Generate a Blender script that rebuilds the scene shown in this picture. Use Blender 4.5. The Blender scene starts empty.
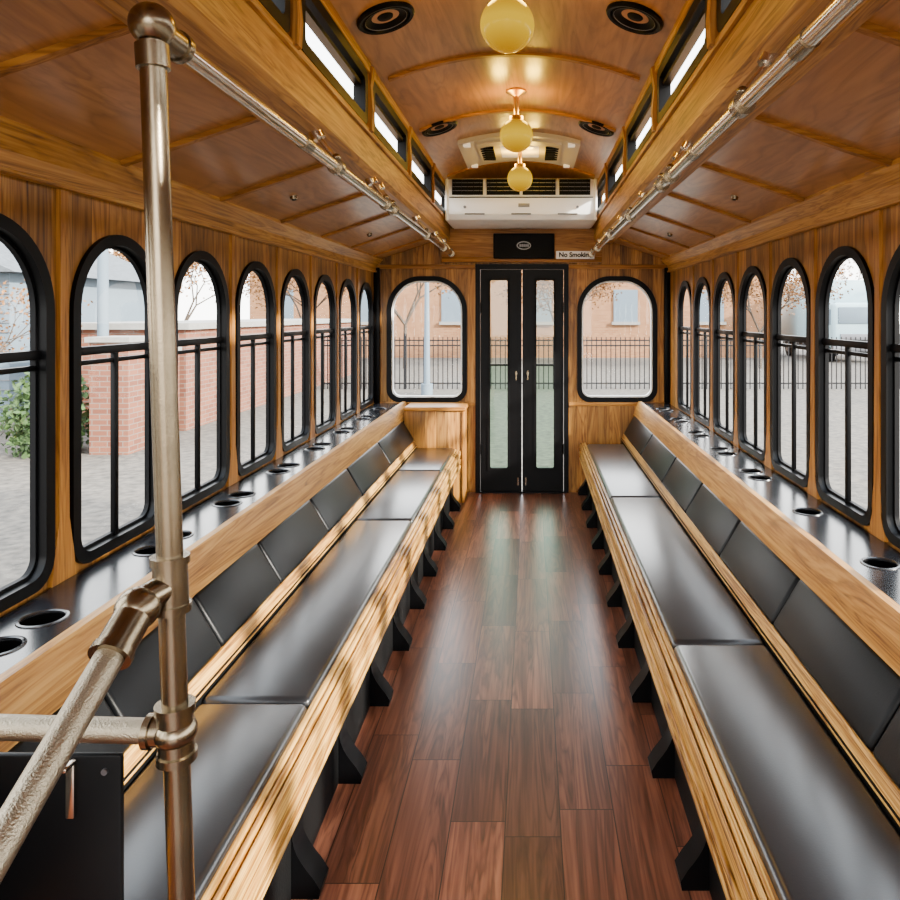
import bpy, bmesh, math, random
from mathutils import Vector, Matrix, geometry
random.seed(7)
scene = bpy.context.scene
COL = scene.collection

# ------------------------------------------------------------ materials
def newmat(name):
    m = bpy.data.materials.new(name); m.use_nodes = True
    nt = m.node_tree; nt.nodes.clear()
    out = nt.nodes.new('ShaderNodeOutputMaterial')
    b = nt.nodes.new('ShaderNodeBsdfPrincipled')
    nt.links.new(b.outputs[0], out.inputs[0])
    return m, nt, b, out

def N(nt, t, **kw):
    n = nt.nodes.new(t)
    for k, v in kw.items(): setattr(n, k, v)
    return n

def math_n(nt, op, a, b=None):
    n = N(nt, 'ShaderNodeMath', operation=op)
    for i, v in enumerate((a, b)):
        if v is None: continue
        if isinstance(v, (int, float)): n.inputs[i].default_value = v
        else: nt.links.new(v, n.inputs[i])
    return n.outputs[0]

def simple(name, col, rough=0.5, metal=0.0, bump=0, bscale=200, coat=0, var=0.0, spec=0.5):
    m, nt, b, out = newmat(name)
    b.inputs['Base Color'].default_value = (*col, 1)
    b.inputs['Roughness'].default_value = rough
    b.inputs['Metallic'].default_value = metal
    b.inputs['Coat Weight'].default_value = coat; b.inputs['Coat Roughness'].default_value = .22
    b.inputs['Specular IOR Level'].default_value = spec
    tc = N(nt, 'ShaderNodeTexCoord')
    nz = N(nt, 'ShaderNodeTexNoise'); nz.inputs['Scale'].default_value = bscale
    nz.inputs['Detail'].default_value = 4
    nt.links.new(tc.outputs['Object'], nz.inputs['Vector'])
    if bump:
        bp = N(nt, 'ShaderNodeBump'); bp.inputs['Strength'].default_value = bump
        bp.inputs['Distance'].default_value = 0.002
        nt.links.new(nz.outputs[0], bp.inputs['Height']); nt.links.new(bp.outputs[0], b.inputs['Normal'])
    if var:
        nz2 = N(nt, 'ShaderNodeTexNoise'); nz2.inputs['Scale'].default_value = 9; nz2.inputs['Detail'].default_value = 8
        nt.links.new(tc.outputs['Object'], nz2.inputs['Vector'])
        r = N(nt, 'ShaderNodeValToRGB')
        r.color_ramp.elements[0].position = .3; r.color_ramp.elements[1].position = .7
        r.color_ramp.elements[0].color = (*[c*(1-var) for c in col], 1)
        r.color_ramp.elements[1].color = (*[min(1, c*(1+var)) for c in col], 1)
        nt.links.new(nz2.outputs[0], r.inputs[0]); nt.links.new(r.outputs[0], b.inputs['Base Color'])
    return m

def wood(name, dark, mid, light, along='Y', rough=0.35, coat=0.2, planks=None, plen=None, fine=60, low=9, stretch=0.9, tone=0.35, gap=0.0, contrast=(.32,.68), spec=.5):
    m, nt, b, out = newmat(name)
    L = nt.links
    tc = N(nt, 'ShaderNodeTexCoord'); sep = N(nt, 'ShaderNodeSeparateXYZ')
    L.new(tc.outputs['Object'], sep.inputs[0])
    X, Y, Z = sep.outputs
    ax = {'X': X, 'Y': Y, 'Z': Z}
    a = ax[along]
    oth = [ax[k] for k in 'XYZ' if k != along]
    rnd = None; gapmask = None
    if planks:
        if along == 'Z': pc = math_n(nt, 'ADD', X, Y)
        else: pc = oth[0]
        q = math_n(nt, 'DIVIDE', pc, planks)
        row = math_n(nt, 'FLOOR', q)
        fr = math_n(nt, 'FRACT', q)
        if plen:
            wn = N(nt, 'ShaderNodeTexWhiteNoise', noise_dimensions='1D'); L.new(row, wn.inputs['W'])
            qy = math_n(nt, 'ADD', math_n(nt, 'DIVIDE', a, plen), math_n(nt, 'MULTIPLY', wn.outputs['Value'], 5.0))
            seg = math_n(nt, 'FLOOR', qy); fy = math_n(nt, 'FRACT', qy)
        else:
            seg = math_n(nt, 'MULTIPLY', row, 0.0); fy = None
        cid = N(nt, 'ShaderNodeCombineXYZ'); L.new(row, cid.inputs[0]); L.new(seg, cid.inputs[1])
        w2 = N(nt, 'ShaderNodeTexWhiteNoise', noise_dimensions='2D'); L.new(cid.outputs[0], w2.inputs['Vector'])
        rnd = w2.outputs['Value']
        e = math_n(nt, 'LESS_THAN', math_n(nt, 'MINIMUM', fr, math_n(nt, 'SUBTRACT', 1.0, fr)), gap/planks)
        gapmask = e
        if fy is not None:
            e2 = math_n(nt, 'LESS_THAN', math_n(nt, 'MINIMUM', fy, math_n(nt, 'SUBTRACT', 1.0, fy)), gap/plen)
            gapmask = math_n(nt, 'MAXIMUM', e, e2)
    def field(fa, fo, detail, dist):
        cx = N(nt, 'ShaderNodeCombineXYZ')
        L.new(math_n(nt, 'MULTIPLY', a, fa), cx.inputs[0])
        L.new(math_n(nt, 'MULTIPLY', oth[0], fo), cx.inputs[1])
        L.new(math_n(nt, 'MULTIPLY', oth[1], fo), cx.inputs[2])
        src = cx.outputs[0]
        if rnd is not None:
            va = N(nt, 'ShaderNodeVectorMath', operation='ADD'); L.new(src, va.inputs[0])
            c3 = N(nt, 'ShaderNodeCombineXYZ')
            for i in range(3): L.new(math_n(nt, 'MULTIPLY', rnd, 37.0+11*i), c3.inputs[i])
            L.new(c3.outputs[0], va.inputs[1]); src = va.outputs[0]
        nz = N(nt, 'ShaderNodeTexNoise'); nz.inputs['Scale'].default_value = 1
        nz.inputs['Detail'].default_value = detail; nz.inputs['Distortion'].default_value = dist
        L.new(src, nz.inputs['Vector'])
        return nz.outputs[0]
    f1 = field(stretch, low, 5, 1.2)
    f2 = field(stretch*3, fine, 3, 0.3)
    ring = math_n(nt, 'ABSOLUTE', math_n(nt, 'SINE', math_n(nt, 'MULTIPLY', f1, 28.0)))
    mixv = math_n(nt, 'ADD', math_n(nt, 'MULTIPLY', f1, 0.45), math_n(nt, 'ADD', math_n(nt, 'MULTIPLY', f2, 0.4), math_n(nt, 'MULTIPLY', ring, 0.15)))
    r = N(nt, 'ShaderNodeValToRGB'); cr = r.color_ramp
    cr.elements[0].position = contrast[0]; cr.elements[0].color = (*dark, 1)
    cr.elements[1].position = contrast[1]; cr.elements[1].color = (*light, 1)
    e = cr.elements.new((contrast[0]+contrast[1])/2); e.color = (*mid, 1)
    L.new(mixv, r.inputs[0])
    col = r.outputs[0]
    if rnd is not None:
        mx = N(nt, 'ShaderNodeMix', data_type='RGBA', blend_type='MULTIPLY'); mx.inputs[0].default_value = 1
        t = math_n(nt, 'ADD', math_n(nt, 'MULTIPLY', rnd, tone), 1-tone*0.6)
        cc = N(nt, 'ShaderNodeCombineColor')
        for i in range(3): L.new(t, cc.inputs[i])
        L.new(col, mx.inputs[6]); L.new(cc.outputs[0], mx.inputs[7]); col = mx.outputs[2]
        if gap > 0:
            m2 = N(nt, 'ShaderNodeMix', data_type='RGBA'); L.new(gapmask, m2.inputs[0])
            L.new(col, m2.inputs[6]); m2.inputs[7].default_value = (*[c*0.3 for c in dark], 1); col = m2.outputs[2]
    L.new(col, b.inputs['Base Color'])
    b.inputs['Roughness'].default_value = rough; b.inputs['Specular IOR Level'].default_value = spec
    b.inputs['Coat Weight'].default_value = coat; b.inputs['Coat Roughness'].default_value = 0.18
    bp = N(nt, 'ShaderNodeBump'); bp.inputs['Strength'].default_value = 0.15; bp.inputs['Distance'].default_value = 0.001
    L.new(f2, bp.inputs['Height']); L.new(bp.outputs[0], b.inputs['Normal'])
    return m

M = {}
M['floor'] = wood('floor_walnut_planks', (.060,.019,.010), (.160,.053,.029), (.33,.125,.068), 'Y', .31, .08, planks=.15, plen=.62, low=12, fine=80, gap=.0016, tone=.9, spec=.45)
M['wallwood'] = wood('oak_wall_panel', (.10,.036,.005), (.29,.120,.018), (.49,.235,.045), 'Z', .45, .03, planks=.085, low=8, fine=70, gap=.0008, tone=.65, spec=.3)
M['ceilwood'] = wood('ceiling_plywood', (.23,.092,.023), (.39,.175,.048), (.56,.275,.085), 'Y', .33, .25, low=5, fine=40, contrast=(.25,.75), spec=.4)
M['oak'] = wood('oak_trim_y', (.15,.055,.007), (.38,.167,.025), (.58,.305,.068), 'Y', .45, 0, low=14, fine=110, spec=.25)
M['oakx'] = wood('oak_trim_x', (.14,.047,.006), (.32,.128,.018), (.49,.225,.045), 'X', .45, 0, low=14, fine=110, spec=.25)
M['oakz'] = wood('oak_trim_z', (.14,.047,.006), (.32,.128,.018), (.49,.225,.045), 'Z', .45, 0, low=14, fine=110, spec=.25)
M['oakdark'] = wood('oak_groove', (.02,.008,.002), (.03,.012,.003), (.05,.02,.005), 'Y', .7, 0, low=14, fine=110, spec=.15)
M['oaklight'] = wood('oak_striped', (.11,.038,.003), (.35,.155,.024), (.64,.36,.085), 'Y', .4, .05, low=26, fine=190, contrast=(.38,.60), spec=.3)
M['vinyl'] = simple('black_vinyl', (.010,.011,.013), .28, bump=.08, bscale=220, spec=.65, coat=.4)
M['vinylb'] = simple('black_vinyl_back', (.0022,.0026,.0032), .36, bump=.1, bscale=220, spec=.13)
M['black'] = simple('black_frame', (.0015,.0015,.0018), .4, spec=.1)
M['blackmat'] = simple('black_underseat', (.003,.003,.0032), .6, bump=.4, bscale=150, spec=.12)
M['ledge'] = simple('black_ledge_laminate', (.010,.011,.014), .2, bump=.03, bscale=300, spec=.6)
M['ring'] = simple('cup_ring', (.012,.012,.013), .25, spec=.6)
M['cup'] = simple('cup_inside', (.002,.002,.002), 1.0, spec=0)
M['nickel'] = simple('brushed_nickel', (.25,.20,.13), .26, 1.0, bump=.1, bscale=400, var=.22)
M['chrome'] = simple('steel_rail', (.62,.54,.44), .18, 1.0)
M['knurl'] = simple('knurled_tube', (.33,.28,.20), .36, 1.0, bump=.9, bscale=330)
M['white'] = simple('ac_white_plastic', (.88,.87,.84), .4)
M['offwhite'] = simple('hatch_plastic', (.55,.49,.38), .45)
M['slot'] = simple('dark_slot', (.003,.003,.003), .6, spec=.1)
M['brass'] = simple('brass_fitting', (.55,.34,.10), .3, 1.0)
M['signwhite'] = simple('sign_white', (.85,.85,.84), .4)
M['plate'] = simple('cast_plate', (.16,.16,.17), .4, .8)
M['gasket'] = simple('rubber_gasket', (.002,.002,.0025), .6, spec=.12)

def glass(name, tint=(1,1,1), f=.05):
    m = bpy.data.materials.new(name); m.use_nodes = True; nt = m.node_tree; nt.nodes.clear()
    o = N(nt, 'ShaderNodeOutputMaterial'); t = N(nt, 'ShaderNodeBsdfTransparent'); g = N(nt, 'ShaderNodeBsdfGlossy')
    t.inputs[0].default_value = (*tint, 1); g.inputs['Roughness'].default_value = .03
    mx = N(nt, 'ShaderNodeMixShader'); mx.inputs[0].default_value = f
    nt.links.new(t.outputs[0], mx.inputs[1]); nt.links.new(g.outputs[0], mx.inputs[2]); nt.links.new(mx.outputs[0], o.inputs[0])
    return m
M['glass'] = glass('window_glass', (.97,.985,.98), .03)
M['glassu'] = glass('door_glass_upper', (.60,.64,.54), .05)
M['glassg'] = glass('door_glass_lower', (.36,.52,.39), .05)

def emis(name, col, s, base=None, spec=.5):
    m, nt, b, out = newmat(name)
    b.inputs['Base Color'].default_value = (*(base or col), 1)
    b.inputs['Emission Color'].default_value = (*col, 1); b.inputs['Emission Strength'].default_value = s
    b.inputs['Roughness'].default_value = .15; b.inputs['Specular IOR Level'].default_value = spec
    return m
M['globe'] = emis('amber_globe_glass', (1.0,.50,.0), 1.0, (.02,.01,.0), .08)
# lit glass: hottest around the lamp's equator, deeper amber towards both poles (object space, same from every side)
_nt = M['globe'].node_tree; _b = _nt.nodes['Principled BSDF']
_tc = N(_nt, 'ShaderNodeTexCoord'); _sp = N(_nt, 'ShaderNodeSeparateXYZ'); _nt.links.new(_tc.outputs['Object'], _sp.inputs[0])
_d = math_n(_nt, 'ABSOLUTE', math_n(_nt, 'DIVIDE', math_n(_nt, 'SUBTRACT', _sp.outputs[2], 2.238), .082))
_r = N(_nt, 'ShaderNodeValToRGB'); _r.color_ramp.elements[0].color = (1.0,.60,.012,1); _r.color_ramp.elements[1].color = (.50,.19,.0,1)
_r.color_ramp.elements[0].position = .15; _r.color_ramp.elements[1].position = 1.0
_nt.links.new(_d, _r.inputs[0]); _nt.links.new(_r.outputs[0], _b.inputs['Emission Color']); _b.inputs['Emission Strength'].default_value = .95
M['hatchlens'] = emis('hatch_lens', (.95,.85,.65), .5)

def brick_mat(name, c1, c2, mo):
    m, nt, b, out = newmat(name); L = nt.links
    tc = N(nt, 'ShaderNodeTexCoord'); sp = N(nt, 'ShaderNodeSeparateXYZ'); L.new(tc.outputs['Object'], sp.inputs[0])
    c = N(nt, 'ShaderNodeCombineXYZ'); L.new(math_n(nt, 'ADD', sp.outputs[0], sp.outputs[1]), c.inputs[0]); L.new(sp.outputs[2], c.inputs[1])
    br = N(nt, 'ShaderNodeTexBrick'); br.inputs['Scale'].default_value = 1
    br.inputs['Brick Width'].default_value = .24; br.inputs['Row Height'].default_value = .085; br.inputs['Mortar Size'].default_value = .008
    br.inputs['Color1'].default_value = (*c1,1); br.inputs['Color2'].default_value = (*c2,1); br.inputs['Mortar'].default_value = (*mo,1)
    L.new(c.outputs[0], br.inputs['Vector']); L.new(br.outputs[0], b.inputs['Base Color']); b.inputs['Roughness'].default_value = .9
    return m
M['brick'] = brick_mat('red_brick', (.12,.035,.016), (.18,.062,.03), (.15,.11,.085))
M['brickf'] = brick_mat('tan_brick', (.21,.085,.032), (.27,.125,.052), (.22,.14,.08))
M['gravel'] = simple('gravel_ground', (.078,.066,.052), .95, var=.55, bump=.6, bscale=30)
M['bark'] = simple('bark', (.06,.043,.03), .9, var=.3)
M['leaf'] = simple('autumn_leaf', (.20,.085,.02), .8, var=.4)
M['leafg'] = simple('bush_leaf', (.03,.065,.012), .8, var=.4)
M['siding'] = simple('grey_siding', (.11,.15,.185), .8)
M['roof'] = simple('roof_shingle', (.08,.09,.10), .9, var=.3)
M['truckw'] = simple('truck_white', (.32,.46,.50), .35)
M['iron'] = simple('iron', (.006,.006,.007), .5, spec=.2)
M['concrete'] = simple('concrete', (.22,.21,.19), .9, var=.1)

# ------------------------------------------------------------ builder
class Obj:
    def __init__(s, name, parent=None):
        s.name = name; s.v = []; s.f = []; s.mi = []; s.mats = []; s.parent = parent
    def _m(s, mat):
        if mat not in s.mats: s.mats.append(mat)
        return s.mats.index(mat)
    def raw(s, vs, fs, mat):
        o = len(s.v); s.v += [tuple(p) for p in vs]; k = s._m(mat)
        for f in fs: s.f.append([i+o for i in f]); s.mi.append(k)
    def bm(s, bm, mat, mtx=None):
        if mtx is not None: bm.transform(mtx)
        bm.verts.ensure_lookup_table(); bm.verts.index_update()
        s.raw([v.co.copy() for v in bm.verts], [[v.index for v in f.verts] for f in bm.faces], mat); bm.free()
    def box(s, x0, x1, y0, y1, z0, z1, mat, bev=0, seg=2, mtx=None):
        x0, x1 = min(x0, x1), max(x0, x1)
        b = bmesh.new(); bmesh.ops.create_cube(b, size=1)
        for v in b.verts: v.co = Vector((v.co.x*(x1-x0), v.co.y*(y1-y0), v.co.z*(z1-z0)))
        if bev: bmesh.ops.bevel(b, geom=list(b.edges), offset=bev, segments=seg, profile=.5, affect='EDGES')
        T = Matrix.Translation(((x0+x1)/2, (y0+y1)/2, (z0+z1)/2))
        if mtx is not None: T = T @ mtx
        s.bm(b, mat, T)
    def cyl(s, p0, p1, r, mat, seg=24, r2=None, caps=True):
        p0, p1 = Vector(p0), Vector(p1); d = p1-p0
        b = bmesh.new(); bmesh.ops.create_cone(b, cap_ends=caps, segments=seg, radius1=r, radius2=r if r2 is None else r2, depth=d.length)
        q = Vector((0,0,1)).rotation_difference(d.normalized()).to_matrix().to_4x4()
        s.bm(b, mat, Matrix.Translation((p0+p1)/2) @ q)
    def sph(s, c, r, mat, sc=(1,1,1), u=32, v=20):
        b = bmesh.new(); bmesh.ops.create_uvsphere(b, u_segments=u, v_segments=v, radius=r)
        s.bm(b, mat, Matrix.Translation(c) @ Matrix.Diagonal((*sc, 1)))
    def lathe(s, prof, mtx, mat, seg=32):
        vs = []; fs = []; n = len(prof)
        for i in range(seg):
            a = 2*math.pi*i/seg
            for r, z in prof: vs.append(mtx @ Vector((r*math.cos(a), r*math.sin(a), z)))
        for i in range(seg):
            j = (i+1) % seg
            for k in range(n-1): fs.append([i*n+k, j*n+k, j*n+k+1, i*n+k+1])
        s.raw(vs, fs, mat)
    def prism(s, loops, plane, a0, a1, mat):
        def P(p, a):
            if plane == 'YZ': return Vector((a, p[0], p[1]))
            if plane == 'XZ': return Vector((p[0], a, p[1]))
            return Vector((p[0], p[1], a))
        flat = [p for l in loops for p in l]
        tris = geometry.tessellate_polygon([[Vector((p[0], p[1], 0)) for p in l] for l in loops])
        n = len(flat)
        vs = [P(p, a0) for p in flat]+[P(p, a1) for p in flat]
        fs = [list(t) for t in tris]+[[i+n for i in t][::-1] for t in tris]
        o = 0
        for l in loops:
            k = len(l)
            for i in range(k): fs.append([o+i, o+(i+1) % k, o+(i+1) % k+n, o+i+n])
            o += k
        s.raw(vs, fs, mat)
    def done(s, smooth=True, angle=35):
        me = bpy.data.meshes.new(s.name); me.from_pydata(s.v, [], s.f)
        for k in s.mats: me.materials.append(M[k])
        me.polygons.foreach_set('material_index', s.mi)
        b = bmesh.new(); b.from_mesh(me); bmesh.ops.recalc_face_normals(b, faces=list(b.faces)); b.to_mesh(me); b.free()
        if smooth:
            me.polygons.foreach_set('use_smooth', [True]*len(me.polygons)); me.set_sharp_from_angle(angle=math.radians(angle))
        me.update()
        ob = bpy.data.objects.new(s.name, me); COL.objects.link(ob)
        if s.parent: ob.parent = s.parent
        return ob

def empty(name):
    e = bpy.data.objects.new(name, None); COL.objects.link(e); e.empty_display_size = .1; return e

def rr(c, z0, z1, hw, rb, rt, n=10, crown=0.0):
    pts = []
    def arc(cx, cz, r, a0, a1):
        for i in range(n+1):
            a = math.radians(a0+(a1-a0)*i/n); pts.append((cx+r*math.cos(a), cz+r*math.sin(a)))
    arc(c-hw+rb, z0+rb, rb, 180, 270); arc(c+hw-rb, z0+rb, rb, 270, 360)
    arc(c+hw-rt, z1-rt, rt, 0, 90)
    if rt >= hw-1e-6: pts.pop()
    arc(c-hw+rt, z1-rt, rt, 90, 180)
    if crown:
        pts = [(x, z+crown*(1-((x-c)/hw)**2) if z > (z0+z1)/2 else z) for x, z in pts]
    out = []
    for p in pts:
        if not out or (abs(p[0]-out[-1][0])+abs(p[1]-out[-1][1])) > 1e-5: out.append(p)
    if abs(out[0][0]-out[-1][0])+abs(out[0][1]-out[-1][1]) < 1e-5: out.pop()
    return out
def circ(cx, cy, r, n=28): return [(cx+r*math.cos(2*math.pi*i/n), cy+r*math.sin(2*math.pi*i/n)) for i in range(n)]

YR = 5.61; YF = -1.6; HW = 1.15; WT = .022
# ------------------------------------------------------------ floor
o = Obj('floor'); o.box(-1.2, 1.2, YF, YR+.05, -.06, 0, 'floor'); o.done()

# ------------------------------------------------------------ side walls + windows
WZ0, WZ1, WHW = .715, 1.615, .220
cent = {-1: [5.31-.53*i for i in range(13)], 1: [5.03-.51*i for i in range(13)]}
wn = 0
for s, nm in ((-1, 'left'), (1, 'right')):
    o = Obj('wall_'+nm)
    outer = [(YF, 0), (YR, 0), (YR, 1.80), (YF, 1.80)]
    holes = [rr(c, WZ0, WZ1, WHW, .07, WHW) for c in cent[s]]
    o.prism([outer]+holes, 'YZ', s*HW, s*(HW+WT), 'wallwood')
    for i, c in enumerate(cent[s]):
        pc = c-(.265 if s < 0 else .255)
        if pc < YF+.05: continue
        prof = [(pc-.048, .70), (pc+.048, .70), (pc+.040, .76), (pc+.020, .86), (pc+.015, 1.40), (pc+.015, 1.74), (pc-.015, 1.74), (pc-.015, 1.40), (pc-.020, .86), (pc-.040, .76)]
        o.prism([prof], 'YZ', s*(HW-.012), s*(HW+.001), 'oakz')
    o.done()
    for c in cent[s]:
        wn += 1
        w = Obj('window_%d' % wn)
        w.prism([rr(c, WZ0-.006, WZ1+.008, WHW+.008, .075, WHW+.008, 14), rr(c, WZ0+.024, WZ1-.024, WHW-.025, .05, WHW-.025, 14)], 'YZ', s*(HW-.012), s*(HW+.026), 'black')
        w.prism([rr(c, WZ0+.02, WZ1-.02, WHW-.02, .05, WHW-.02, 14), rr(c, WZ0+.033, WZ1-.033, WHW-.033, .04, WHW-.033, 14)], 'YZ', s*(HW+.010), s*(HW+.024), 'gasket')
        w.box(s*(HW+.002), s*(HW+.022), c-WHW+.02, c+WHW-.02, 1.276, 1.300, 'black', .003)
        w.box(s*(HW+.010), s*(HW+.022), c-WHW+.02, c+WHW-.02, 1.248, 1.262, 'black', .003)
        w.box(s*(HW+.004), s*(HW+.020), c-.010, c+.010, WZ0+.02, 1.278, 'black', .003)
        g = rr(c, WZ0+.024, WZ1-.024, WHW-.025, .05, WHW-.025, 14)
        w.raw([(s*(HW+.017), p[0], p[1]) for p in g], [list(range(len(g)))], 'glass')
        w.done()

# ------------------------------------------------------------ rear wall
arch = lambda x: 2.46-.12*(x/.55)**2
o = Obj('wall_rear')
out = [(-1.2, 0), (-.355, 0), (-.355, 1.77), (.355, 1.77), (.355, 0), (1.2, 0), (1.2, 1.82), (.66, 2.01), (.62, 2.36)]
out += [(x, arch(x)+.04) for x in [.55-.11*i for i in range(11)]]+[(-.62, 2.36), (-.66, 2.01), (-1.2, 1.82)]
RW = [-.74, .74]
o.prism([out]+[rr(c, .72, 1.655, .298, .09, .24, 10, .02) for c in RW], 'XZ', YR, YR+.04, 'wallwood')
o.done()
for c in RW:
    wn += 1; w = Obj('window_%d' % wn)
    w.prism([rr(c, .705, 1.665, .312, .10, .25, 14, .02), rr(c, .742, 1.628, .275, .07, .215, 14, .02)], 'XZ', YR-.02, YR+.045, 'black')
    g = rr(c, .745, 1.625, .272, .07, .215, 14, .02)
    w.prism([rr(c, .74, 1.63, .277, .07, .215, 14, .02), rr(c, .753, 1.617, .264, .06, .205, 14, .02)], 'XZ', YR-.006, YR+.03, 'white')
    w.raw([(p[0], YR+.02, p[1]) for p in g], [list(range(len(g)))], 'glass')
    w.done()

tn = 0
def trim():
    global tn; tn += 1; return Obj('trim_%d' % tn)
for s in (-1, 1):
    t = trim()
    t.prism([[(s*1.15, 1.72), (s*1.132, 1.72), (s*1.128, 1.765), (s*1.085, 1.808), (s*1.09, 1.83), (s*1.15, 1.81)]], 'XZ', YF, YR, 'oak')
    t.box(s*1.125, s*1.15, YF, YR, 1.712, 1.725, 'oak', .003); t.done()
    t = trim()
    t.prism([[(s*.675, 1.955), (s*.655, 1.935), (s*.575, 1.945), (s*.558, 1.965), (s*.558, 2.085), (s*.60, 2.085), (s*.66, 2.03), (s*.69, 1.99)]], 'XZ', YF, YR, 'oak')
    t.box(s*.545, s*.575, YF, YR, 2.078, 2.10, 'oak', .004)
    t.box(s*.66, s*.70, YF, YR, 1.938, 1.958, 'oak', .004)
    t.done()
    t = trim()
    t.box(s*.54, s*.585, YF, YR, 2.305, 2.345, 'oak', .006); t.done()
    t = trim()
    t.box(s*.365, s*1.14, YR-.02, YR, .675, .705, 'oakx', .005)
    t.box(s*.365, s*1.14, YR-.015, YR, 1.74, 1.775, 'oakx', .005)
    t.box(s*1.105, s*1.15, YR-.035, YR, .7, 1.75, 'black', .005)
    t.done()

# ------------------------------------------------------------ ceiling
o = Obj('ceiling')
for s in (-1, 1):
    o.prism([[(s*1.2, 1.785), (s*.64, 1.975), (s*.64, 2.0), (s*1.2, 1.83)]], 'XZ', YF, YR, 'ceilwood')
xs = [-.57+.057*i for i in range(21)]
o.prism([[(x, arch(x)) for x in xs]+[(x, arch(x)+.03) for x in xs[::-1]]], 'XZ', YF, YR, 'ceilwood')
CL = [(1.06+.875*k-.875*2, 1.83+.875*k-.875*2) for k in range(7)]
for s in (-1, 1):
    o.prism([[(YF, 2.05), (YR, 2.05), (YR, 2.36), (YF, 2.36)]]+[rr((a+b)/2, 2.112, 2.292, (b-a)/2, .02, .02, 4) for a, b in CL if b < YR], 'YZ', s*.565, s*.585, 'oakz')
o.done()
for s in (-1, 1):
    for a, b in CL:
        if b > YR or a < YF: continue
        wn += 1; w = Obj('window_%d' % wn); c = (a+b)/2; h = (b-a)/2
        w.prism([rr(c, 2.100, 2.304, h+.01, .03, .03, 6), rr(c, 2.134, 2.268, h-.030, .02, .02, 6)], 'YZ', s*.545, s*.59, 'black')
        w.box(s*.560, s*.588, a, b, 2.240, 2.256, 'black')
        w.raw([(s*.58, a, 2.11), (s*.58, b, 2.11), (s*.58, b, 2.29), (s*.58, a, 2.29)], [[0,1,2,3]], 'glass'); w.done()
    for k in range(len(CL)-1):
        y = (CL[k][1]+CL[k+1][0])/2
        t = trim(); t.prism([[(s*.565, 2.08), (s*.535, 2.09), (s*.532, 2.16), (s*.540, 2.26), (s*.528, 2.33), (s*.565, 2.34)]], 'XZ', y-.02, y+.02, 'oakz'); t.done()
for y in (-.3, .5, 1.35, 2.15, 2.95, 3.77, 5.02):
    t = trim(); t.prism([[(x, arch(x)+.001) for x in xs[1:-1]]+[(x, arch(x)-.012) for x in xs[1:-1][::-1]]], 'XZ', y-.014, y+.014, 'oakx'); t.done()
for s in (-1, 1):
    for k in range(-3, 6):
        y = 2.04+.65*k
        t = trim(); t.prism([[(s*1.14, 1.790), (s*.66, 1.954), (s*.66, 1.975), (s*1.14, 1.812)]], 'XZ', y-.012, y+.012, 'oakx'); t.done()

for s in (-1, 1):
    for y in (3.0, 4.4):
        p = Vector((s*.92, y, 1.875))
        l = Obj('ceiling_downlight'); l.cyl(p+Vector((0,0,.01)), p-Vector((s*.003,0,.008)), .018, 'nickel', 16, r2=.014)
        l.cyl(p-Vector((s*.003,0,.006)), p-Vector((s*.004,0,.011)), .009, 'slot', 12); l.done()

# ------------------------------------------------------------ doors
for k, s in enumerate((-1, 1)):
    d = Obj('door_%d' % (k+1)); x0, x1 = sorted((s*.004, s*.322))
    gx0, gx1 = sorted((s*.110, s*.25)); cx = (gx0+gx1)/2; gh = (gx1-gx0)/2
    d.prism([[(x0, .012), (x1, .012), (x1, 1.735), (x0, 1.735)], rr(cx, .19, 1.655, gh, .012, .012, 3)], 'XZ', YR-.005, YR+.035, 'black')
    d.prism([rr(cx, .175, 1.67, gh+.015, .012, .012, 3), rr(cx, .193, 1.652, gh-.003, .012, .012, 3)], 'XZ', YR-.014, YR-.004, 'gasket')
    d.box(gx0, gx1, YR, YR+.02, .985, 1.0, 'black')
    d.raw([(gx0, YR+.012, .18), (gx1, YR+.012, .18), (gx1, YR+.012, .99), (gx0, YR+.012, .99)], [[0,1,2,3]], 'glassg')
    d.raw([(gx0, YR+.012, .99), (gx1, YR+.012, .99), (gx1, YR+.012, 1.66), (gx0, YR+.012, 1.66)], [[0,1,2,3]], 'glassu')
    d.cyl((s*.045, YR-.005, .93), (s*.045, YR-.04, .93), .009, 'nickel'); d.cyl((s*.045, YR-.038, .95), (s*.045, YR-.038, .88), .006, 'nickel')
    d.cyl((s*.03, YR-.01, .06), (s*.03, YR-.01, .12), .008, 'chrome')
    d.cyl((s*.317, YR-.012, .3), (s*.317, YR-.012, .38), .007, 'black'); d.cyl((s*.317, YR-.012, 1.4), (s*.317, YR-.012, 1.48), .007, 'black')
    d.done()
t = trim()
t.prism([[(-.362, 0), (-.326, 0), (-.326, 1.738), (.326, 1.738), (.326, 0), (.362, 0), (.362, 1.778), (-.362, 1.778)]], 'XZ', YR-.02, YR+.05, 'black')
t.box(-.326, .326, YR-.03, YR+.05, 0, .012, 'black'); t.done()

t = trim(); t.box(-.62, .62, YR-.05, YR, 1.79, 1.835, 'oakx', .006); t.box(-.62, .62, YR-.03, YR, 1.835, 2.05, 'oakx'); t.done()

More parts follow.
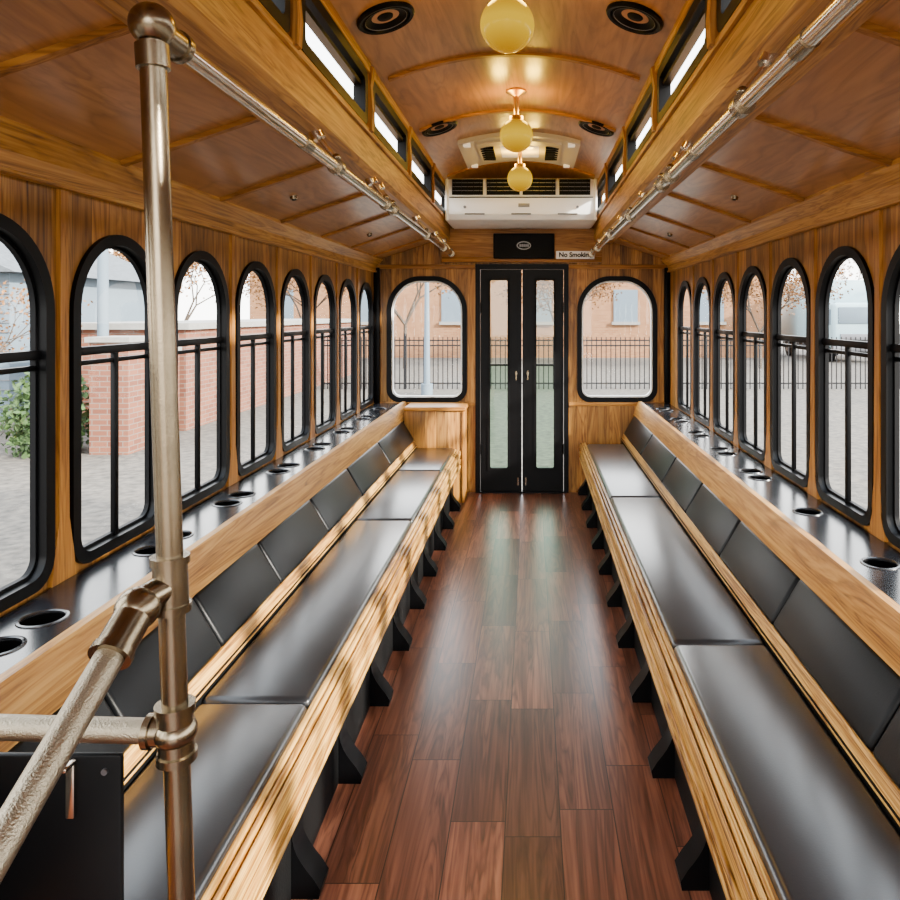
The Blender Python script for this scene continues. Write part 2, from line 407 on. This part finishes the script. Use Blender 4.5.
d = Obj('destination_sign'); d.box(-.22, .25, YR-.09, YR-.03, 1.815, 2.01, 'black', .008)
d.box(-.205, .235, YR-.093, YR-.088, 1.83, 1.995, 'slot')
b = [(.015+.055*math.cos(a*math.pi/16), 1.915+.032*math.sin(a*math.pi/16)) for a in range(32)]
b2 = [(.015+.047*math.cos(a*math.pi/16), 1.915+.025*math.sin(a*math.pi/16)) for a in range(32)]
d.prism([b, b2], 'XZ', YR-.097, YR-.092, 'plate')
for i in range(5): d.box(-.018+i*.015, -.008+i*.015, YR-.096, YR-.092, 1.905, 1.925, 'plate')
d.done()
ns = Obj('no_smoking_sign'); ns.box(.262, .555, YR-.102, YR-.092, 1.812, 1.872, 'signwhite', .002); ns.box(.28, .30, YR-.095, YR-.045, 1.815, 1.83, 'black'); ns.box(.52, .54, YR-.095, YR-.045, 1.815, 1.83, 'black'); ns = ns.done()
cu = bpy.data.curves.new('lettering', 'FONT'); cu.body = 'No Smoking'; cu.size = .050; cu.align_x = 'CENTER'; cu.align_y = 'CENTER'; cu.extrude = .0008; cu.offset = .0018
cu.materials.append(M['black']); tx = bpy.data.objects.new('lettering', cu); COL.objects.link(tx)
tx.location = (.408, YR-.1035, 1.842); tx.rotation_euler = (math.radians(90), 0, 0); tx.parent = ns

# ------------------------------------------------------------ AC unit
ac = Obj('air_conditioner')
pr = [(5.12, 2.10), (5.15, 2.065), (5.22, 2.05), (5.58, 2.05), (5.58, 2.365), (5.17, 2.365), (5.13, 2.345), (5.11, 2.25)]
ac.prism([pr], 'YZ', -.525, .525, 'white')
for s in (-1, 1):
    ac.box(s*.52, s*.540, 5.10, 5.58, 2.055, 2.36, 'white', .008, 3)
for i, (a, b) in enumerate(((-.49, -.27), (-.245, -.01), (.01, .245), (.27, .49))):
    ac.box(a, b, 5.098, 5.13, 2.235, 2.345, 'slot')
    for k in range(3): ac.box(a, b, 5.094, 5.11, 2.262+k*.028, 2.265+k*.028, 'plate')
    for k in range(5):
        x = a+(b-a)*(k+.5)/5; ac.box(x-.002, x+.002, 5.094, 5.12, 2.235, 2.345, 'gasket')
ac.box(-.51, .51, 5.104, 5.13, 2.215, 2.222, 'gasket')
ac.box(-.02, .06, 5.106, 5.13, 2.15, 2.175, 'plate', .002)
for x in (-.4, .4): ac.cyl((x, 5.125, 2.15), (x, 5.108, 2.15), .01, 'plate')
for k in range(3): ac.box(-.40+k*.33, -.26+k*.33, 5.110, 5.14, 2.098, 2.105, 'gasket')
ac.done()

# ------------------------------------------------------------ roof hatch
h = Obj('roof_hatch')
def hz(x): return arch(x)-.004
xx = [-.36+.036*i for i in range(21)]
for a, b, dz, xl, mt in ((4.22, 4.92, .022, .36, 'offwhite'), (4.30, 4.84, .032, .27, 'offwhite')):
    q = [x for x in xx if abs(x) <= xl+.001]
    h.prism([[(x, hz(x)+.01) for x in q]+[(x, hz(x)-dz) for x in q[::-1]]], 'XZ', a, b, mt)
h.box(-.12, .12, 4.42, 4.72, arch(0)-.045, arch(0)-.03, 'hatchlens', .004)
for s in (-1, 1):
    for k in range(6): h.box(s*.16, s*.24, 4.40+k*.06, 4.43+k*.06, arch(.2)-.046, arch(.2)-.030, 'slot')
    for y in (4.27, 4.87): h.box(s*.29, s*.33, y-.02, y+.02, arch(.31)-.04, arch(.31)-.02, 'hatchlens')
h.done()

# ------------------------------------------------------------ globe lamps
for y in (2.13, 3.45, 4.55):
    g = Obj('globe_lamp'); z = 2.245
    cap = Matrix.Translation((0, y, 0))
    g.lathe([(.0, 2.459), (.05, 2.459), (.051, 2.450), (.03, 2.44), (.014, 2.43), (.012, 2.345), (.034, 2.335), (.036, 2.312), (.0, 2.312)], cap, 'brass')
    g.sph((0, y, z), .08, 'globe', u=40, v=24); g.done()
    for dx in (-.07, .07):
        l = bpy.data.lights.new('globe_bulb', 'POINT'); l.energy = 2.6; l.color = (1, .60, .05); l.shadow_soft_size = .03
        lo = bpy.data.objects.new('globe_bulb', l); lo.location = (dx, y, z+.11); COL.objects.link(lo)

# ------------------------------------------------------------ speakers
for y in (2.42, 3.85, .9):
    for s in (-1, 1):
        sp = Obj('ceiling_speaker'); x = s*.42
        nrm = Vector((-(s*2*.12*.42/.3025), 0, -1)).normalized()
        mt = Matrix.Translation((x, y, arch(x))) @ Vector((0,0,1)).rotation_difference(nrm).to_matrix().to_4x4()
        sp.lathe([(.100, -.005), (.100, .010), (.094, .016), (.084, .014), (.080, .004)], mt, 'black')
        sp.lathe([(.082, .006), (.074, .012), (.062, .005), (.03, -.004), (.026, .004), (.0, .008)], mt, 'slot')
        sp.lathe([(.074, .010), (.0725, .012), (.071, .010)], mt, 'plate', 32)
        sp.done()

# ------------------------------------------------------------ overhead rails
RX, RZ = .525, 1.84
def bracket(o, s, y):
    o.cyl((s*RX, y-.018, RZ), (s*RX, y+.018, RZ), .025, 'nickel', 20)
    o.cyl((s*RX, y, RZ+.02), (s*.58, y, 1.93), .008, 'chrome', 12)
    o.sph((s*RX, y, RZ+.028), .013, 'nickel', u=14, v=10)
    o.cyl((s*.577, y, 1.925), (s*.59, y, 1.948), .022, 'chrome', 18, r2=.024)
for s in (-1, 1):
    r = Obj('overhead_grab_rail')
    y0 = 1.22 if s < 0 else .35
    r.cyl((s*RX, y0, RZ), (s*RX, 5.44, RZ), .0165, 'chrome', 24)
    r.sph((s*RX, 5.44, RZ), .02, 'nickel', u=16, v=12)
    for y in (2.20, 2.95, 3.1, 4.1, 4.9, 5.38) if s < 0 else (1.55, 2.35, 2.50, 3.3, 4.1, 4.9, 5.38): bracket(r, s, y)
    for y in ((1.9,) if s < 0 else (1.2, 2.0)): r.cyl((s*RX, y-.03, RZ), (s*RX, y+.03, RZ), .019, 'nickel', 24)
    r.done()

# ------------------------------------------------------------ stanchion
P = Obj('stanchion_pole')
PY = 1.13
def px(z): return -RX+(RZ-z)*.034
P.cyl((px(1.86), PY, 1.86), (px(0), PY, 0), .0195, 'nickel', 32)
P.sph((px(RZ), PY, RZ+.004), .034, 'nickel')
P.cyl((px(RZ), PY, RZ-.028), (px(1.77), PY, 1.775), .025, 'nickel', 28)
P.cyl((px(RZ), PY, RZ), (px(RZ), PY+.088, RZ), .024, 'nickel', 28)
P.cyl((px(RZ), PY+.075, RZ), (px(RZ), PY+.09, RZ), .027, 'nickel', 28)
z1 = .965
P.cyl((px(z1+.045), PY, z1+.04), (px(z1-.035), PY, z1-.035), .0255, 'nickel', 28)
for zz in (z1+.04, z1-.035): P.cyl((px(zz), PY, zz-.006), (px(zz), PY, zz+.006), .029, 'nickel', 28)
P.cyl((px(z1), PY, z1), (px(z1)-.025, PY-.045, z1-.01), .022, 'nickel', 24)
E = Vector((px(z1)-.026, PY-.048, z1-.018)); P.sph(E, .032, 'nickel')
F = E+Vector((-.02, -.62, -.365)); D = (F-E).normalized()
P.cyl(E, E+D*.075, .027, 'nickel', 28); P.cyl(E+D*.068, E+D*.08, .030, 'nickel', 28)
P.cyl(E+D*.05, F, .0205, 'knurl', 28)
z2 = .735
P.cyl((px(z2+.04), PY, z2+.04), (px(z2-.04), PY, z2-.04), .0265, 'nickel', 28)
for zz in (z2+.038, z2-.038): P.cyl((px(zz), PY, zz-.006), (px(zz), PY, zz+.006), .030, 'nickel', 28)
P.sph((px(z2), PY, z2), .032, 'nickel', sc=(1, 1, .8))
P.cyl((px(z2), PY, z2), (px(z2)-.045, PY, z2), .0225, 'nickel', 28); P.cyl((px(z2)-.035, PY, z2), (px(z2)-.045, PY, z2), .026, 'nickel', 28)
P.cyl((px(z2)-.03, PY, z2), (-.90, PY, z2+.01), .0185, 'knurl', 28)
P.cyl((px(0), PY, 0), (px(0), PY, .02), .045, 'nickel', 28)
P.done()

mp = Obj('modesty_panel')
mp.box(-.86, -.585, 1.150, 1.162, .02, .685, 'black', .004)
mp.box(-.668, -.654, 1.140, 1.150, .59, .68, 'chrome', .002); mp.box(-.668, -.654, 1.12, 1.15, .675, .681, 'chrome', .001)
for z in (.66, .1): mp.cyl((-.61, 1.15, z), (-.61, 1.146, z), .005, 'plate', 12)
mp.done()

# ------------------------------------------------------------ benches
def bench(s, y0, y1, cuts, bcuts):
    e = empty('bench')
    fr = Obj('frame', e)
    fr.box(s*.49, s*.83, y0, y1, .285, .335, 'blackmat')
    fr.box(s*.500, s*.52, y0, y1, 0.0, .29, 'blackmat')
    fr.box(s*.77, s*.79, y0+.01, y1, .33, .43, 'blackmat')
    fr.done()
    tr = Obj('oak_edge', e)
    tr.box(s*.462, s*.492, y0, y1, .262, .382, 'oakdark')
    tr.box(s*.476, s*.492, y0, y1, .375, .398, 'oaklight', .004, 3)
    tr.box(s*.461, s*.473, y0, y1, .366, .395, 'oaklight', .004, 3)
    tr.box(s*.445, s*.457, y0, y1, .354, .389, 'oaklight', .005, 3)
    tr.box(s*.450, s*.470, y0, y1, .334, .350, 'oaklight', .005, 3)
    tr.box(s*.442, s*.470, y0, y1, .311, .329, 'oaklight', .006, 3)
    tr.box(s*.447, s*.470, y0, y1, .288, .305, 'oaklight', .006, 3)
    tr.box(s*.444, s*.470, y0, y1, .264, .282, 'oaklight', .006, 3)
    a = Matrix.Rotation(s*math.radians(22), 4, 'Y')
    tr.box(s*.785-.009, s*.785+.009, y0, y1, .412, .462, 'oaklight', .005, 3, mtx=a)
    tr.done()
    br = Obj('brackets', e)
    y = y0+.16
    while y < y1:
        pf = [(s*.455, .262), (s*.505, .262), (s*.505, 0), (s*.434, 0), (s*.430, .02)]
        for i in range(1, 12):
            t = i/12
            pf.append((s*(.432+.02*t+.055*math.sin(math.pi*t)), .03+.22*t))
        br.prism([pf], 'XZ', y-.035, y+.035, 'black')
        y += .42
    br.done()
    cs = Obj('seat_cushions', e)
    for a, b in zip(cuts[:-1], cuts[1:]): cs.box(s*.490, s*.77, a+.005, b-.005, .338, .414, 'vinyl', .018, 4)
    cs.done()
    bk = Obj('back_cushions', e)
    th = math.atan2(.09, .15); rot = Matrix.Rotation(s*th, 4, 'Y')
    for a, b in zip(bcuts[:-1], bcuts[1:]):
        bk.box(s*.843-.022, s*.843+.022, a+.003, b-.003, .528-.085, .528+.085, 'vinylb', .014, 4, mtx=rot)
    bk.done()
    return e
bench(-1, 1.165, 5.28, [1.165, 1.82, 3.42, 4.5, 5.27], [1.165, 1.55, 2.0, 2.47, 3.05, 3.66, 4.4, 5.27])
bench(1, .35, 5.58, [.40, .55, 2.14, 3.85, 5.42], [.35, .9, 1.52, 2.14, 2.74, 3.34, 3.94, 4.7, 5.55])

for s, y0, y1 in ((-1, YF, YR-.001), (1, YF, YR-.001)):
    l = Obj('cup_holder_ledge')
    ys = ([1.49, 1.63, 2.10, 2.24, 2.62, 2.75, 3.15, 3.28, 3.68, 3.81, 4.2, 4.33, 4.72, 4.85, 5.24] if s < 0 else [1.47, 1.99, 2.51, 3.03, 3.16, 3.55, 3.68, 4.07, 4.2, 4.6, 4.73, 5.12, 5.25])
    xc = 1.035
    l.prism([[(s*.925, y0), (s*1.137, y0), (s*1.137, y1), (s*.925, y1)]]+[circ(s*xc, y, .044) for y in ys], 'XY', .684, .70, 'ledge')
    for y in ys:
        l.lathe([(.043, -.004), (.0432, .001), (.046, .0035), (.051, .0025), (.0525, -.001)], Matrix.Translation((s*xc, y, .70)), 'ring')
        l.lathe([(.0435, 0), (.038, -.09), (.0, -.092)], Matrix.Translation((s*xc, y, .70)), 'cup')
    l.prism([[(s*.928, .712), (s*.905, .712), (s*.897, .700), (s*.868, .606), (s*.874, .598), (s*.905, .600), (s*.928, .68)]], 'XZ', y0, y1, 'oak')
    l.prism([[(s*.93, .60), (s*1.149, .60), (s*1.149, .58), (s*.92, .58)]], 'XZ', y0, y1, 'blackmat')
    l.prism([[(s*.90, .61), (s*.93, .61), (s*.885, .335), (s*.86, .335)]], 'XZ', y0, y1, 'blackmat')
    l.done()

cb = Obj('rear_cabinet')
cb.box(-.865, -.425, 5.30, YR-.022, 0, .675, 'wallwood', .004); cb.box(-.865, -.41, 5.285, YR-.022, .675, .705, 'oakx', .008, 3)
cb.box(-.44, -.42, 5.29, YR-.022, 0.0, .67, 'oakz', .006)
cb.done()

# ------------------------------------------------------------ outside
GZ = -.8
g = Obj('ground'); g.raw([(-120, -60, GZ), (120, -60, GZ), (120, 160, GZ), (-120, 160, GZ)], [[0,1,2,3]], 'gravel'); g.done(False)

bb = Obj('brick_building')
bb.box(-14, 12.5, 36, 44, GZ, 4.4, 'brickf'); bb.box(-14.2, 12.7, 35.8, 44, 4.4, 4.7, 'concrete')
for i in range(6):
    x = -13+i*4.3; bb.box(x, x+1.2, 35.93, 36.1, 1.0, 2.6, 'siding'); bb.box(x-.1, x+1.3, 35.85, 36.0, .85, 1.0, 'concrete')
bb.done()
bb = Obj('brick_annex')
bb.box(-9.0, -6.4, 13.5, 26, GZ, 1.1, 'brick'); bb.box(-9.1, -6.3, 13.4, 26.1, 1.1, 1.22, 'concrete'); bb.done()
bw = Obj('brick_garden_wall')
bw.box(-6.8, -6.2, 11.2, 11.9, GZ, .95, 'brick'); bw.box(-6.85, -6.15, 11.15, 11.95, .95, 1.03, 'concrete')
bw.box(-6.7, -6.45, 11.9, 13.35, GZ, .7, 'brick'); bw.box(-6.75, -6.4, 11.95, 13.35, .7, .78, 'concrete'); bw.done()

hs = Obj('house'); hs.box(-22, -10.8, 15, 21, GZ, 2.3, 'siding')
for k in range(15): hs.box(-22.02, -10.78, 14.98, 15.0, GZ+.2*k, GZ+.2*k+.02, 'plate')
hs.prism([[(-22.5, 2.25), (-10.4, 2.25), (-16.4, 5.0)]], 'XZ', 14.6, 21.4, 'roof')
for x in (-19, -15.5, -13.0): hs.box(x, x+.9, 14.95, 15.05, .2, 1.5, 'slot'); hs.box(x-.08, x+.98, 14.93, 14.99, .1, .2, 'truckw')
hs.done()

fe = Obj('iron_fence')
x = -6.0
while x < 40:
    fe.box(x-.014, x+.014, 20.99, 21.01, GZ, .72, 'iron'); x += .14
for k in range(20): fe.box(-6+k*2.4-.04, -6+k*2.4+.04, 20.965, 21.035, GZ, .82, 'iron')
for z in (-.65, .45, .6): fe.box(-6, 40, 20.985, 21.015, z, z+.04, 'iron')
fe.done(False)

sl = Obj('utility_pole'); sl.cyl((-7.6, 12.9, GZ), (-7.6, 12.9, 8), .10, 'siding', 16, r2=.07); sl.box(-8.5, -6.7, 12.85, 12.95, 6.6, 6.72, 'siding'); sl.cyl((-6.8,12.9,6.72),(-6.8,12.9,6.9),.05,'plate'); sl.done()
sl = Obj('street_lamp'); sl.cyl((-2.75, 19.5, GZ), (-2.75, 19.5, 3.2), .09, 'siding', 14, r2=.05); sl.cyl((-2.75,19.5,GZ),(-2.75,19.5,GZ+.3),.16,'siding',14); sl.sph((-2.75, 19.5, 3.35), .2, 'white', u=16, v=10); sl.done()

tk = Obj('box_truck')
tk.box(14.2, 17.0, 34, 39, .05, 3.0, 'truckw', .05); tk.box(14.4, 16.8, 32.2, 34, -.2, 1.9, 'truckw', .15, 3)
tk.box(14.6, 16.6, 32.15, 32.4, .95, 1.7, 'siding', .03); tk.box(14.35, 16.85, 32.1, 32.3, -.3, -.05, 'plate', .03)
tk.box(14.7, 16.5, 32.15, 32.3, .1, .5, 'plate', .02); tk.box(14.37, 14.45, 32.5, 33.4, .9, 1.6, 'siding')
for y in (33.0, 37.8):
    for xw in (14.35, 16.6): tk.cyl((xw, y, GZ+.45), (xw+.3, y, GZ+.45), .45, 'gasket', 20); tk.cyl((xw-.02, y, GZ+.45), (xw, y, GZ+.45), .22, 'plate', 16)
tk.box(14.5, 16.7, 33, 39, -.4, 0.05, 'iron')
tk = tk.done(); tk.location = (-.8, 0, 0)

def tree_mesh(seed, hgt, leafmat, nleaf):
    rn = random.Random(seed); o = Obj('tree')
    tips = []
    def rec(p, d, ln, r, dep):
        q = p+d*ln
        o.cyl(p, q, r, 'bark', 6, r2=r*.68, caps=False)
        if dep >= 3: tips.append((p+q)/2); tips.append(q)
        if dep == 6: return
        for k in range(2 if dep > 0 else 4):
            ax = Vector((rn.uniform(-1,1), rn.uniform(-1,1), rn.uniform(-.5,.8))).normalized()
            nd = (d*1.0+ax*.8).normalized(); rec(q, nd, ln*rn.uniform(.68,.85), r*.62, dep+1)
    rec(Vector((0,0,GZ)), Vector((0,0,1)), hgt*.22, hgt*.012, 0)
    for i in range(nleaf):
        t = rn.choice(tips)+Vector((rn.gauss(0,.3), rn.gauss(0,.3), rn.gauss(0,.25)))
        u = Vector((rn.uniform(-1,1), rn.uniform(-1,1), rn.uniform(-1,1))).normalized()*.075; v = u.cross(Vector((rn.uniform(-1,1), rn.uniform(-1,1), 1))).normalized()*.055
        o.raw([t-u, t-v, t+u, t+v], [[0,1,2,3]], leafmat)
    return o.done(False)
t1 = tree_mesh(3, 8, 'leaf', 4500); t2 = tree_mesh(11, 8.5, 'leaf', 2600)
t1.location = (-5.0, 29, 0); t2.location = (5.5, 29, 0)
spots = [(t1,-18,31,1.1,1),(t2,-17.5,9.5,.8,2),(t1,9.3,29,.8,3),(t2,22,28,1.2,4),(t1,26,34,1.1,5),(t2,-9.0,11.6,.45,.6),(t1,-13.3,11.4,.5,2.6),(t2,19.5,44,1.1,1.7),(t1,-14,29,.9,.2),(t2,26,20,1.1,3.3),(t1,1.2,30,.8,4.1),(t2,-17,4,.9,1.2),(t1,21,13,1,.9),(t2,-9.5,30.5,.8,2.2)]
for b_, x, y, sc, rz in spots:
    c = bpy.data.objects.new('tree', b_.data); c.location = (x, y, GZ-GZ*sc); c.scale = (sc,)*3; c.rotation_euler = (0, 0, rz); COL.objects.link(c)

def bush(x, y, r):
    o = Obj('bush'); rn = random.Random(int(x*10)+int(y))
    for i in range(10): o.cyl((x, y, GZ), (x+rn.uniform(-r,r)*.6, y+rn.uniform(-r,r)*.6, GZ+r*1.2), .02, 'bark', 5)
    for i in range(1600):
        d = Vector((rn.gauss(0,1), rn.gauss(0,1), rn.gauss(0,1))).normalized()*r*rn.uniform(.55,1.05)
        t = Vector((x, y, GZ+r*.9))+Vector((d.x, d.y, max(-r*.85, d.z*1.3)))
        u = Vector((rn.uniform(-1,1), rn.uniform(-1,1), rn.uniform(-1,1))).normalized()*.06; v = u.cross(Vector((rn.uniform(-1,1), rn.uniform(-1,1), 1))).normalized()*.04
        o.raw([t-u, t-v, t+u, t+v], [[0,1,2,3]], 'leafg')
    o.done(False)
bush(-7.5, 11.3, .62); bush(-10.4, 13.2, .6)

# ------------------------------------------------------------ world + sun
w = bpy.data.worlds.new('sky'); scene.world = w; w.use_nodes = True; nt = w.node_tree; nt.nodes.clear()
wo = N(nt, 'ShaderNodeOutputWorld'); bg = N(nt, 'ShaderNodeBackground'); tc = N(nt, 'ShaderNodeTexCoord'); sp = N(nt, 'ShaderNodeSeparateXYZ')
r = N(nt, 'ShaderNodeValToRGB'); r.color_ramp.elements[0].color = (1,.97,.93,1); r.color_ramp.elements[1].color = (.75,.86,1,1); r.color_ramp.elements[0].position = .05
nt.links.new(tc.outputs['Generated'], sp.inputs[0]); nt.links.new(sp.outputs[2], r.inputs[0]); nt.links.new(r.outputs[0], bg.inputs[0]); nt.links.new(bg.outputs[0], wo.inputs[0])
bg.inputs[1].default_value = 10.5
sd = bpy.data.lights.new('sun', 'SUN'); sd.energy = 26; sd.angle = math.radians(2.0); sd.color = (1, .92, .80)
so = bpy.data.objects.new('sun', sd); COL.objects.link(so)
dirv = Vector((-1, .5, -.50)).normalized()
so.rotation_euler = Vector((0,0,-1)).rotation_difference(dirv).to_euler(); so.location = (10, -3, 8)

# ------------------------------------------------------------ camera
cd = bpy.data.cameras.new('camera'); cd.sensor_width = 36; cd.lens = 28.8
cd.shift_x = -81/900; cd.shift_y = -136/900; cd.clip_start = .02; cd.clip_end = 500
co = bpy.data.objects.new('camera', cd); COL.objects.link(co); co.location = (.07, 0, 1.39); co.rotation_euler = (math.radians(90), 0, 0)
scene.camera = co
